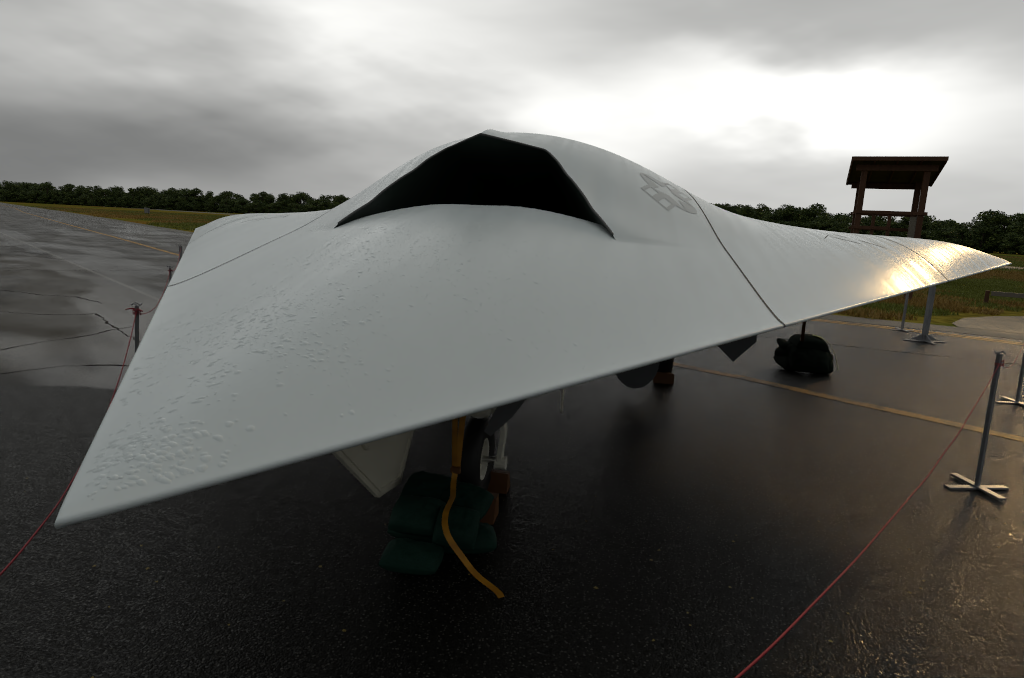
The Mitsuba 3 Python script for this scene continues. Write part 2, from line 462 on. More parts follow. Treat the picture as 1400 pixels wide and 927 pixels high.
# ------------------------------------------------------------------ the aircraft surface (z is up in the aircraft's own frame, turned by RW at the end)
TAN, HS, ZN, ZT = math.tan(math.radians(55)), 4.24, 1.0721755, 1.3318244
PV = [0.25448, 0.21411, 0.24581, 0.37248, 0.53122, 1.11386, 1.2821, 1.14782, 1.06266, 1.4, 1.2, 0.15416, 0.28435, 0.34337, 0.30342, 1.60918, 1.91222, 1.94702, 1.5, 2.53778, 4.0, 0.3]
XN, HN, WN = [0, .9, 2.0, 3.2, 4.24], [2.2, 2.8, 3.8, 5.5, 8.5], [2.27, 3.2, 4.8, 8.5]
fa, fp = CS(XN, PV[0:5], bc_type=((1, 0.0), (2, 0.0))), CS(XN, PV[5:10], bc_type=((1, 0.0), (2, 0.0)))
fh, fw = CS(HN, PV[11:15] + [0.0], bc_type='natural'), CS(WN, [.687] + PV[15:18], bc_type='natural')
KX, KY, CX, CY, AY = .276, 2.82, .687, 2.27, 2.45          # intake lip: kink, corner, apex


def yLE(x): return TAN * np.abs(x)
def yTE(x): return 8.5 - np.abs(x) * (8.5 - 6.05 - .32) / HS


def zbase(x, y):
    x = np.abs(x); e0 = np.maximum(y - TAN * x, 0); d = PV[21] * e0 / (1 + .35 * e0)
    xs = np.sqrt(x * x + d * d) - d; e = np.maximum(y - TAN * xs, 1e-6)
    c = np.clip(e / (yTE(xs) - TAN * xs), 0, 1)
    return ZN + (ZT - ZN) * xs / HS + fa(xs) * e ** fp(xs) * (1 - c ** PV[10])


LIPFIX = None


def zhump(x, y):
    x = np.abs(x); t = np.clip((y - 2.3) / .7, 0, 1); t = t * t * (3 - 2 * t)
    ea = PV[18] * (1 - t) + PV[19] * t; eb = (1 - t) + PV[20] * t
    s = np.clip(x / fw(np.clip(y, 2.27, 8.5)), 0, 1)
    peak = 0.09 * np.exp(-(x / .20) ** 1.5) * np.exp(-((y - 2.45) / .40) ** 2)
    h = (fh(np.clip(y, 2.2, 8.5)) + peak) * np.maximum(1 - s ** ea, 0) ** eb
    if LIPFIX is not None:                     # the lip's own outline, fading out behind it
        h = h + np.interp(x, LIPFIX[0], LIPFIX[1]) * np.exp(-(np.maximum(y - ylip(x), 0) / .45) ** 2)
    return h


def ylip(x):
    x = np.abs(x)
    a, b = AY + (KY - AY) / KX * x, KY - (x - KX) * (KY - CY) / (CX - KX)
    m = 0.5 * (a + b - np.sqrt((a - b) ** 2 + 0.05 ** 2))            # a small radius at the kink
    return np.where(x < .02, a, np.where(x > CX - .02, b, m))


lx_ = np.linspace(0, CX, 60)
lz_ = np.interp(lx_, [0, .133, .276, .355, .407, .442, .521, .56, .601, .66, CX], [1.932, 1.919, 1.902, 1.832, 1.765, 1.735, 1.647, 1.59, 1.553, 1.49, 1.456])
lz_ = np.convolve(np.pad(lz_, 2, mode='edge'), [.1, .2, .4, .2, .1], 'valid')
lf_ = lz_ - zbase(lx_, ylip(lx_)) - zhump(lx_, ylip(lx_)); lf_[-3:] *= [.6, .3, 0]
LIPFIX = (np.append(lx_, CX + .01), np.append(lf_, 0))


def zfore(x, y):
    t = np.clip((y - 1.1) / 1.3, 0, 1); t = t * t * (3 - 2 * t)
    return zbase(x, y) - 0.013 * t * np.exp(-(x / .16) ** 2) - 0.85 * np.maximum(0, y - 2.40) ** 2 * (np.abs(x) < CX)


def zskin(x, y):
    """The skin as seen from above: cowl behind the lip, forebody ahead of it."""
    x, y = np.asarray(x, float), np.asarray(y, float)
    fore = (np.abs(x) < CX) & (y < ylip(x)) | (y < CY)
    return np.where(fore, zfore(x, y), zbase(x, y) + zhump(x, y))


def zbelly(x, y):
    x = np.abs(x); c = np.clip((y - yLE(x)) / (yTE(x) - yLE(x)), 0, 1)
    zle = ZN + (ZT - ZN) * x / HS - 0.017
    dep = 0.20 * np.exp(-(x / 1.3) ** 2) + 0.035
    e = np.maximum(y - yLE(x), 0)
    ramp = (1 - np.exp(-(e / 1.1) ** 2)) * np.clip((1 - c) / 0.3, 0, 1) ** .8
    return zle - dep * ramp


def turned(m):
    m = m.copy(); m.vertices = np.asarray(m.vertices) @ RW.T
    return m


half = np.unique(np.concatenate([np.linspace(0, KX, 13), np.linspace(KX, CX, 17), np.linspace(CX, 2.0, 42), np.linspace(2.0, HS, 62)]))
cols = np.concatenate([-half[:0:-1], half])
NF, NB = 46, 80
ax = np.abs(cols)
chord = yTE(ax) - yLE(ax)
ysplit = np.where(ax < CX, ylip(ax), yLE(ax) + (CY - yLE(CX)) * chord / (yTE(CX) - yLE(CX)))
sf = np.linspace(0, 1, NF) ** 1.5
sb = np.linspace(0, 1, NB) ** 1.25
YF = yLE(ax)[None] + sf[:, None] * (ysplit - yLE(ax))[None]
YB = ysplit[None] + sb[:, None] * (yTE(ax) - ysplit)[None]
RAMP = np.linspace(0, .42, 9)[1:]
YF = np.vstack([YF, ysplit[None] + RAMP[:, None] * np.where(ax < CX, np.clip((CX - ax) / .12, 0.02, 1), 1.0)[None]])
XF, XB = np.broadcast_to(cols, YF.shape), np.broadcast_to(cols, YB.shape)
ZF = zfore(XF, YF)
ZB = zbase(XB, YB) + np.where((np.abs(XB) >= CX - 1e-9) & (YB < CY), 0, zhump(XB, YB))
# front and rear grid share the split row outboard of the intake corners
inner = ax < CX - 1e-6
nc = len(cols)
V = [np.stack([XF, YF, ZF], -1).reshape(-1, 3)]
gf = grid_faces(NF, nc)
jj, ii = np.meshgrid(np.arange(nc - 1), np.arange(NF - 1, NF + len(RAMP) - 1))
keep = (ax[jj] < CX + 1e-6) & (ax[jj + 1] < CX + 1e-6)
ii, jj = ii[keep], jj[keep]
a_ = ii * nc + jj
faces = [gf, np.column_stack([a_, a_ + 1, a_ + nc + 1]), np.column_stack([a_, a_ + nc + 1, a_ + nc])]
off = (NF + len(RAMP)) * nc
V.append(np.stack([XB, YB, ZB], -1).reshape(-1, 3))
fb = grid_faces(NB, nc) + off
remap = np.arange(off + NB * nc)
for j in range(nc):
    if not inner[j]: remap[off + j] = (NF - 1) * nc + j
faces.append(remap[fb])
# rounded leading edge
NLE = 7
th = np.linspace(math.radians(78), math.radians(-90), NLE)
RLE = 0.008
nx = np.where(np.abs(cols) < .04, cols / .04 * .819, np.sign(cols) * .819)
nn = np.stack([nx, -np.sqrt(1 - nx ** 2), nx * 0], -1)
le_top = np.stack([cols, yLE(ax), zbase(cols, yLE(ax))], -1)
LE = np.stack([le_top + nn * (RLE * (math.cos(t) - math.cos(th[0]))) + np.array([0, 0, RLE * (math.sin(t) - math.sin(th[0]))]) for t in th])
top = trimesh.Trimesh(np.vstack(V), np.vstack(faces), process=False)
le_mesh = trimesh.Trimesh(LE.reshape(-1, 3), grid_faces(NLE, nc, True), process=False)
skin = trimesh.util.concatenate([top, le_mesh])
skin.merge_vertices(merge_tex=True, merge_norm=True, digits_vertex=6)
skin.update_faces(skin.nondegenerate_faces())
skin.remove_unreferenced_vertices()
# belly
sl = np.linspace(0, 1, 60) ** 1.4
YL = yLE(ax)[None] + sl[:, None] * chord[None]
XL = np.broadcast_to(cols, YL.shape)
ZL = zbelly(XL, YL)
ZL[-1] = zbase(cols, yTE(ax)) - 0.01
ZL[0] = LE[-1, :, 2]
PL = np.stack([XL, YL, ZL], -1); PL[0] = LE[-1]
belly = trimesh.Trimesh(PL.reshape(-1, 3), grid_faces(60, nc, True), process=False)

AC = thing('uncrewed_aircraft', 'light grey kite shaped flying wing aircraft with a black arched intake, wet with rain', 'aircraft')
# the skin is cut along the wing joints
AL = -0.12323
SX, SXO = 1.3707, 2.872


def cut(m, side, x0, keep_out, y0, al):
    d = np.array([al * side, 1.0, 0]); n = np.array([d[1], -d[0], 0]) * side
    n /= np.linalg.norm(n)
    return m.slice_plane([side * x0, y0, 0], n if keep_out else -n)


body = cut(cut(skin, 1, SX, False, 1.95, AL), -1, SX, False, 1.95, AL)
put('body', turned(body), 'm_paint', AC, smooth=38)
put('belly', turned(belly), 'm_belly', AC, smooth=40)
for sd in (1, -1):
    w_in = cut(cut(skin, sd, SX, True, 1.95, AL), sd, SXO, False, 4.09, AL)
    put('wing', turned(w_in), 'm_paint', AC, smooth=38)
    put('wing_tip', turned(cut(skin, sd, SXO, True, 4.09, AL)), 'm_paint', AC, smooth=38)


def on_skin(P, w, lift, n=None, name='panel_seam', bsdf='m_gap', taper=False):
    P = np.asarray(P, float)
    t = np.gradient(P, axis=0); t /= np.linalg.norm(t, axis=1, keepdims=True)
    a = np.column_stack([-t[:, 1], t[:, 0]])
    ww = np.full(len(P), w)
    if taper: ww = w * np.sin(np.linspace(0.05, 1, len(P)) * math.pi * .97) ** .5
    rows = []
    for k in (-.5, .5):
        q = P + a * ww[:, None] * k
        rows.append(np.column_stack([q, zskin(q[:, 0], np.maximum(q[:, 1], yLE(q[:, 0]))) + lift]))
    V = np.stack(rows, 1).reshape(-1, 3)
    m = trimesh.Trimesh(V, grid_faces(len(P), 2), process=False)
    return put(name, turned(m), bsdf, AC, smooth=True)


for sd in (1, -1):
    for x0, y0, w in ((SX, 1.95, 0.011), (SXO, 4.09, 0.008)):
        yl_ = np.linspace(y0 + .012, yTE(x0) - .05, 120)
        P = np.column_stack([sd * (x0 + AL * (yl_ - y0)), yl_])
        on_skin(P, w, 0.0016)
        # the joint goes on round the rounded leading edge
        p0 = np.array([sd * x0, yLE(x0), zbase(x0, yLE(x0))])
        nn0 = np.array([sd * .819, -.574, 0])
        tt = np.array([sd * .574, .819, 0])
        ring = [p0 + nn0 * ((RLE + .0015) * math.cos(t) - RLE * math.cos(th[0])) + np.array([0, 0, (RLE + .0015) * math.sin(t) - RLE * math.sin(th[0])]) for t in np.linspace(th[0] + .2, -1.6, 10)]
        ring = [p0 + (np.array([0, .03, .006]))] + ring
        V = np.stack([np.array(ring) - tt * w / 2, np.array(ring) + tt * w / 2], 1).reshape(-1, 3)
        put('panel_seam', turned(trimesh.Trimesh(V, grid_faces(len(ring), 2, sd < 0), process=False)), 'm_gap', AC, smooth=True)
    for q0, q1, w in (((2.20, 4.47), (2.40, 4.36), .016), ((2.42, 4.55), (2.57, 4.39), .014), ((2.28, 4.68), (2.38, 4.59), .010), ((2.11, 4.27), (2.22, 4.58), .006)):
        P = np.linspace(q0, q1, 20); P[:, 0] *= sd
        on_skin(P, w, 0.0016, name='control_surface_gap', taper=True)

# cowl lip: a thin rolled edge, and the duct behind it
lipx = np.concatenate([np.linspace(-CX, -KX, 26), np.linspace(-KX, 0, 18)[1:], np.linspace(0, KX, 18)[1:], np.linspace(KX, CX, 26)[1:]])
lipP = np.column_stack([lipx, ylip(lipx), zbase(lipx, ylip(lipx)) + zhump(lipx, ylip(lipx))])
floorz = zfore(lipx, ylip(lipx))
# inner face of the cowl (ceiling) and floor of the duct
NDU = 24
ceil, flo = [], []
for k in range(NDU):
    t = k / (NDU - 1)
    y = lipP[:, 1] + 1.9 * t
    sq = 1 - .25 * t
    zc = lipP[:, 2] - 0.012 * min(1, t * 12) - 0.10 * t - .30 * t * t
    zf = zbase(lipx * sq, lipP[:, 1] + min(1.9 * t, .8)) - 0.013 * np.exp(-(lipx / .16) ** 2) - 0.85 * np.maximum(0, lipP[:, 1] + 1.9 * min(t, .3) - 2.40) ** 2 - .25 * t * t
    zf = np.minimum(zf, zc)
    if k == 0: zc = lipP[:, 2]; zf = floorz
    zf = zf - .012
    ceil.append(np.column_stack([lipx * sq, y, zc])); flo.append(np.column_stack([lipx * sq, y, zf]))
ceil, flo = np.array(ceil), np.array(flo)
back = np.stack([ceil[-1], flo[-1]])
nl = len(lipx)
duct = trimesh.util.concatenate([trimesh.Trimesh(ceil.reshape(-1, 3), grid_faces(NDU, nl, True), process=False),
                                 trimesh.Trimesh(back.reshape(-1, 3), grid_faces(2, nl), process=False)])
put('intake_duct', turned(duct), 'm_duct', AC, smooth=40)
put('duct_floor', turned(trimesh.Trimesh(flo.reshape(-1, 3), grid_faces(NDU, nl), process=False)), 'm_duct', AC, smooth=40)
put('intake_lip', turned(tube(lipP[1:-1], 0.006, 8)), 'm_belly', AC, smooth=True)

# national star-and-bar marking in low-contrast grey on the flank of the hump
def star(r, rot=0.0):
    P = []
    for k in range(10):
        a = math.pi / 2 + k * math.pi / 5 + rot
        q = r if k % 2 == 0 else r * 0.382
        P.append((q * math.cos(a), q * math.sin(a)))
    return Polygon(P)


def marking(cx, cy, R, rot):
    disc = Point(0, 0).buffer(R * 1.10, 32)
    bars = sbox(-2.1 * R, -0.10 * R - .42 * R, 2.1 * R, 0.42 * R + .10 * R - .0)
    dark = disc.union(bars)
    for s in (-1, 1):
        a, b = sorted((s * 1.12 * R, s * 1.98 * R))
        dark = dark.difference(sbox(a, 0.12 * R, b, 0.40 * R)).difference(sbox(a, -.40 * R, b, -0.12 * R))
    dark = dark.difference(star(R * 1.02))
    return affinity.translate(affinity.rotate(dark, math.degrees(rot), origin=(0, 0)), cx, cy)


def decal(poly, lift, step):
    """The outline cut into cells so that it follows the skin."""
    from shapely.ops import triangulate
    x0, y0, x1, y1 = poly.bounds
    V, Fc = [], []
    for x in np.arange(x0, x1, step):
        for y in np.arange(y0, y1, step):
            g = poly.intersection(sbox(x, y, x + step, y + step))
            for q in getattr(g, 'geoms', [g]):
                if q.geom_type != 'Polygon' or q.area < 1e-8: continue
                v, f = trimesh.creation.triangulate_polygon(q, engine='earcut')
                Fc.append(f + sum(len(k) for k in V)); V.append(v)
    V = np.vstack(V)
    m = trimesh.Trimesh(np.column_stack([V, zskin(V[:, 0], V[:, 1]) + lift]), np.vstack(Fc), process=False)
    m.merge_vertices(digits_vertex=5)
    if m.face_normals[:, 2].mean() < 0: m.invert()
    return m


put('insignia', turned(decal(marking(0.955, 3.39, 0.162, math.radians(75)), 0.002, 0.03)), 'm_mark', AC, smooth=True, label='low contrast grey star in a circle with striped side bars')

# water beads on the paint
def beads():
    """Drops and short runs of water lying on the skin: each a low rounded dome with an uneven outline."""
    V, Fc, n0 = [], [], 0
    r_ = np.random.default_rng(3)
    N = 42000
    cx = r_.normal(-0.16, 0.62, N); cy = r_.uniform(0.02, 3.2, N)
    q = np.stack([cx, cy, cx * 0], -1)
    clump = meshkit.fbm(q * 2.6, 3, 5); big = meshkit.fbm(q * 1.3 + 7, 2, 9)
    dens = (0.10 + 0.95 * np.exp(-cy / .9)) * np.clip((clump - .38) * 4.5, 0.03, 1) * np.where(cx > .42, .35, 1)
    ok = (cy > yLE(cx) + .035) & (np.abs(cx) < 1.3) & ~((np.abs(cx) < CX) & (cy > CY - .3)) & (r_.random(N) < dens)
    cx, cy, big = cx[ok], cy[ok], big[ok]
    rad = np.exp(r_.normal(math.log(0.0026), 0.55, len(cx))) * (0.8 + 1.1 * np.exp(-cy / .55)) * (.6 + .8 * big)
    rad = np.clip(rad, .0010, 0.0085)
    K = 12
    ang = np.arange(K) * 2 * math.pi / K
    for x, y, r in zip(cx, cy, rad):
        h = 0.27 * r + 0.0002
        asp = r_.uniform(.8, 1.35); rot = r_.uniform(-.4, .4)
        ph = r_.uniform(0, 6.28, 3)
        wob = 1 + .16 * np.cos(2 * ang + ph[0]) + .10 * np.cos(3 * ang + ph[1]) + .06 * np.cos(5 * ang + ph[2])
        ex, ey = np.cos(ang) * wob * asp, np.sin(ang) * wob
        ex, ey = ex * math.cos(rot) - ey * math.sin(rot), ex * math.sin(rot) + ey * math.cos(rot)
        rings = []
        for qq, hz in ((1.0, -0.06), (0.86, .26), (0.62, .62), (0.32, .90)):
            px, py = x + r * qq * ex, y + r * qq * ey
            py = np.maximum(py, yLE(px))
            rings.append(np.column_stack([px, py, zfore(px, py) + h * hz]))
        rings.append(np.array([[x, y, float(zfore(x, y)) + h]]))
        V.append(np.vstack(rings))
        f = []
        for k in range(K):
            b = (k + 1) % K
            for o in (0, K, 2 * K): f += [[o + k, o + b, o + K + b], [o + k, o + K + b, o + K + k]]
            f.append([3 * K + k, 3 * K + b, 4 * K])
        Fc.append(np.array(f) + n0); n0 += 4 * K + 1
    return trimesh.Trimesh(np.vstack(V), np.vstack(Fc), process=False)


put('rain_beads', turned(beads()), 'm_bead', AC, smooth=True, kind='stuff', label='rain water beads scattered over the nose')

# nose gear
NG = key_of('nose_gear', AC)
WY, WR = 2.56, 0.235
put('strut', tube([(0.0, WY, 0.50), (0.0, WY + .06, 0.95)], 0.045, 16), 'm_gear', NG, smooth=40)
put('piston', tube([(0.0, WY - .005, 0.47), (0.0, WY, 0.52)], 0.032, 16), 'm_steel', NG, smooth=40)
put('tyre', lathe([(0.105, -.038), (0.14, -.052), (0.19, -.060), (0.222, -.046), (0.235, -.018), (0.235, .018), (0.222, .046), (0.19, .060), (0.14, .052), (0.105, .038)], 48, 'x', (0, WY, WR)), 'm_rubber', NG, smooth=50)
put('rim', lathe([(0.0, -.030), (0.03, -.034), (0.035, -.012), (0.085, -.016), (0.100, -.040), (0.115, -.043), (0.115, .043), (0.100, .040), (0.085, .016), (0.035, .012), (0.03, .034), (0.0, .030)], 40, 'x', (0, WY, WR)), 'm_gear', NG, smooth=35)
arm = spline([(0.03, WY + .02, .52), (0.10, WY + .01, .505), (0.135, WY, .455), (0.140, WY, .36), (0.138, WY, .22)], 30)
put('fork', trimesh.util.concatenate([ribbon(arm, (0, 1, 0), .075, .026), lathe([(0.0, -.03), (.036, -.03), (.036, .03), (0.0, .03)], 24, 'x', (0.135, WY, .225))]), 'm_gear', NG, smooth=40)
put('axle', tube([(-.09, WY, WR), (.15, WY, WR)], 0.018, 14), 'm_steel', NG, smooth=40)
put('drag_link', tube([(-.02, WY - .02, .58), (-.07, WY - .35, .90)], 0.02, 12), 'm_gear', NG, smooth=40)
put('linkage_box', cat([box((.03, WY - .12, .555), (.11, .07, .07), rx=.4, bev=.008), tube([(-.04, WY - .14, .60), (.09, WY - .14, .53)], .018, 10), tube([(-.02, WY - .15, .53), (.07, WY - .15, .60)], .014, 10)]), 'm_gear', NG)
put('gear_door_plate', plate([(0.075, WY - .18, .455), (0.11, WY - .18, .432), (0.215, WY - .17, .54), (0.32, WY - .16, .70), (0.20, WY - .16, .74)], 0.014), 'm_dkmetal', NG)
door = [(-.35, 1.23, .85), (-.35, 2.0, .20), (-.35, 2.29, .155), (-.35, 2.90, .85)]
ND = put('nose_gear_door', plate(door, 0.022), 'm_white', AC)
put('rib', cat([ribbon(np.array([(-.336, 1.42, .73), (-.336, 2.01, .235), (-.336, 2.27, .195), (-.336, 2.74, .73)]), (0, 0, 1), .018, .012)]
               ), 'm_white', ND)
for yy in (1.78, 2.02, 2.26):
    put('hinge_arm', tube(spline([(-.33, yy, .80), (-.325, yy - .01, .62), (-.33, yy + .02, .53), (-.335, yy + .07, .50)], 12), .011, 8), 'm_white', ND, smooth=40)
put('hydraulic_line', tube(spline([(-.325, 2.30, .83), (-.32, 2.26, .66), (-.325, 2.18, .56), (-.33, 2.06, .53)], 16), .007, 8), 'm_gear', ND, smooth=True)
put('belly_blade', plate([(.35, 3.56, .85), (.35, 3.60, .24), (.35, 3.66, .21), (.35, 3.74, .85)], 0.012), 'm_white', AC)

# main gear
MY = 6.1
for sd in (1, -1):
    MG = key_of('main_gear', AC)
    mx = sd * 1.165
    put('strut', tube([(mx - sd * .13, MY + .1, .95), (mx - sd * .13, MY, .25)], 0.05, 14), 'm_gear', MG, smooth=40)
    put('tyre', lathe([(0.12, -.06), (0.17, -.08), (0.225, -.088), (0.262, -.07), (0.275, -.03), (0.275, .03), (0.262, .07), (0.225, .088), (0.17, .08), (0.12, .06)], 40, 'x', (mx, MY, .275)), 'm_rubber', MG, smooth=50)
    put('rim', lathe([(0.0, -.04), (0.05, -.05), (0.11, -.03), (0.13, -.065), (0.13, .065), (0.11, .03), (0.05, .05), (0.0, .04)], 32, 'x', (mx, MY, .275)), 'm_gear', MG, smooth=35)
    a = np.linspace(math.pi, 2 * math.pi, 21)
    rd = [(sd * .655, 5.16, .86)] + [(sd * (.865 + .21 * math.cos(t)), 5.2, .33 + .265 * math.sin(t)) for t in a] + [(sd * 1.075, 5.16, .86)]
    rd = [(p[0], 5.2, p[2]) for p in rd]
    put('main_gear_door', plate(rd, 0.03), 'm_dkmetal', AC)
    td = np.array([(sd * 1.40, 5.6, .84), (sd * 1.62, 5.6, .46), (sd * 1.78, 5.6, .315), (sd * 1.97, 5.6, .525), (sd * 1.96, 5.6, .90)])
    put('bay_door', plate(td, 0.025), 'm_dkmetal', AC)

# ------------------------------------------------------------------ chocks, straps, sandbags
def chock(x0, x1, y0, y1, h, front):
    """A wedge with its steep side towards the tyre."""
    prof = Polygon([(y0, 0), (y1, 0), (y1 - .02, h) if front else (y0 + .06, h), (y0 + .045, h) if front else (y0 + .015, h)])
    m = trimesh.creation.extrude_polygon(prof, x1 - x0, engine='earcut')
    M = np.array([[0, 0, 1, x0], [1, 0, 0, 0], [0, 1, 0, 0.002], [0, 0, 0, 1.0]])
    m.apply_transform(M); m.fix_normals()
    return m


put('wheel_chock', chock(-.16, .165, 2.27, 2.41, .12, True), 'm_chock', label='orange wheel chock in front of the nose wheel, beside the green sandbags', cat='wheel chock')
put('wheel_chock', chock(-.16, .158, 2.66, 2.78, .115, False), 'm_chock', label='orange wheel chock behind the nose wheel', cat='wheel chock')
put('wheel_chock', chock(1.06, 1.265, 5.76, 5.86, .10, True), 'm_chock', label='dark orange wheel chock in front of the main wheel under the wing', cat='wheel chock')


def sandbag(c, size, rz=0.0, rx=0.0, ry=0.0, seed=0, n=26):
    """A filled cloth bag: plump in the middle, thin at its sewn ends, with sag and wrinkles."""
    a, b, h = size[0] / 2, size[1] / 2, size[2] / 2
    u, v = np.meshgrid(np.linspace(-1, 1, n), np.linspace(-1, 1, n), indexing='ij')
    pl_ = np.clip((1 - np.abs(u) ** 3.2) * (1 - np.abs(v) ** 3.2), 0, 1) ** .45
    q = np.stack([u * 2.1 + seed, v * 2.1, u * 0], -1)
    bump = (meshkit.fbm(q, 3, seed) - .5)
    wr = (meshkit.fbm(q * np.array([4, 1.2, 1]), 3, seed + 5) - .5)
    pin = 1 - 0.06 * (1 - np.abs(u)) - .0
    sx = u * a * (1 - .05 * np.abs(v) ** 2); sy = v * b * (1 - .07 * (1 - np.abs(u) ** 2) * 0 - .08 * np.abs(u) ** 4)
    topz = h * pl_ * (1 + .5 * bump) + .012 * wr * pl_
    botz = -h * .8 * pl_ * (1 + .2 * bump)
    Vt, Vb = np.stack([sx, sy, topz + .004], -1).reshape(-1, 3), np.stack([sx, sy, botz - .004], -1).reshape(-1, 3)
    Fc = [grid_faces(n, n), grid_faces(n, n, True) + n * n]
    rim = [i * n for i in range(n)] + [(n - 1) * n + j for j in range(1, n)] + [i * n + n - 1 for i in range(n - 2, -1, -1)] + [j for j in range(n - 2, 0, -1)]
    rf = []
    for k in range(len(rim)):
        p, r2 = rim[k], rim[(k + 1) % len(rim)]
        rf += [[p, r2, r2 + n * n], [p, r2 + n * n, p + n * n]]
    m = trimesh.Trimesh(np.vstack([Vt, Vb]), np.vstack(Fc + [np.array(rf)]), process=False)
    m.fix_normals()
    m.apply_transform(trimesh.transformations.euler_matrix(rx, ry, rz)); m.apply_translation(c)
    return m


GB = 'green sandbags heaped in front of the nose wheel'
for c, s, rz, rx, ry, lab in (
        ((-.155, 1.955, .155), (.30, .21, .12), -.10, .62, -.05, 'green sandbag at the front left of the nose wheel heap, with an orange stitch'),
        ((.085, 1.905, .145), (.24, .22, .12), .12, .68, .10, 'green sandbag at the front right of the nose heap, under the yellow strap'),
        ((-.17, 2.24, .17), (.34, .22, .13), -.12, .35, .0, 'green sandbag at the back left of the nose wheel heap'),
        ((.06, 2.18, .165), (.30, .20, .13), -.22, .35, .08, 'green sandbag at the back right of the nose heap, next to the orange chock'),
        ((-.10, 1.73, .055), (.32, .20, .11), .05, .05, .0, 'lowest green sandbag lying flat on the asphalt in front of the nose wheel heap'),
        ((.12, 2.0, .055), (.34, .22, .11), .3, .0, .0, 'green sandbag lying under the front right one of the nose heap'), ((-.16, 2.05, .055), (.34, .24, .11), -.1, .0, .0, 'green sandbag lying under the front left one in the nose heap')):
    put('sandbag', sandbag((c[0] * .84 - .005, 1.99 + (c[1] - 1.99) * .86, c[2]), (s[0] * .82, s[1] * .86, s[2]), rz, rx, ry, seed=int(abs(c[0] * 100)) + 3), 'm_bag', smooth=50, cat='sandbag', group=GB, label=lab)
ST = thing('tie_down_strap', 'yellow webbing strap hanging from the nose gear with its loose end curling over the sandbags', 'strap')
put('doubled_webbing', ribbon(spline([(-.035, 2.20, .88), (-.032, 2.195, .55), (-.020, 2.17, .33)], 20), (1, -.2, 0), .028), 'm_strap', ST)
put('doubled_webbing', ribbon(spline([(.020, 2.21, .88), (.004, 2.20, .58), (-.006, 2.172, .33)], 20), (1, .3, 0), .028), 'm_strap', ST)
put('buckle', box((-.013, 2.165, .315), (.05, .02, .035), bev=.004), 'm_chock', ST)
tail = spline([(-.013, 2.16, .31), (-.012, 2.13, .262), (.015, 2.02, .242), (.030, 1.85, .225), (.058, 1.782, .185), (.13, 1.768, .095), (.20, 1.745, .035), (.26, 1.72, .012), (.335, 1.645, .008)], 70)
put('loose_end', ribbon(tail, np.linspace([1, .35, .25], [.5, .8, .1], 70), .027), 'm_strap', ST)

GP = 'dark sandbags piled under the wing'
pile = thing('strap_under_wing', 'short tie down strap from the wing underside to the dark sandbag pile', 'strap')
put('webbing', ribbon(spline([(2.50, 6.02, 1.10), (2.58, 6.4, .70), (2.62, 6.55, .50), (2.72, 6.95, .40)], 24), (1, -.3, 0), .034), 'm_chock', pile)
PC = np.array([2.80, 7.10])
for c, s, rz, rx, ry, lab in (
        ((.02, .00, .335), (.50, .44, .24), .1, .1, .05, 'topmost dark green sandbag of the pile under the wing'),
        ((-.13, .03, .23), (.50, .52, .26), .5, .1, -.50, 'dark green sandbag on the left slope of the pile under the wing'),
        ((.16, .02, .22), (.52, .52, .26), -.4, .0, .62, 'dark green sandbag on the right slope of the pile under the wing'),
        ((.0, -.15, .18), (.58, .46, .26), .0, .75, .0, 'dark green sandbag at the front foot of the pile under the wing'),
        ((-.17, .02, .10), (.46, .52, .22), .2, .1, -.1, 'dark green sandbag at the left foot of the pile under the wing'),
        ((.20, .02, .10), (.46, .52, .22), -.2, .1, .15, 'dark green sandbag at the right foot of the pile under the wing'),
        ((-.34, .06, .30), (.17, .24, .09), .3, .35, .35, 'small dark bag jutting out at the left of the pile under the wing')):
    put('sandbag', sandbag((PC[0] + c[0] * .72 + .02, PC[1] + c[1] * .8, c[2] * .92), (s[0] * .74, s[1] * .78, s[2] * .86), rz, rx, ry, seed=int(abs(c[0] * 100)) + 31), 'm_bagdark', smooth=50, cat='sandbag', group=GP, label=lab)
put('bag_strap', ribbon(spline([(PC[0] + .06, PC[1] - .02, .42), (PC[0] + .22, PC[1] - .04, .36), (PC[0] + .325, PC[1] - .06, .20), (PC[0] + .36, PC[1] - .08, .04)], 24), (0.2, 1, 0), .05), 'm_lime',
    label='lime green strap running down the right side of the dark sandbag pile', cat='strap')

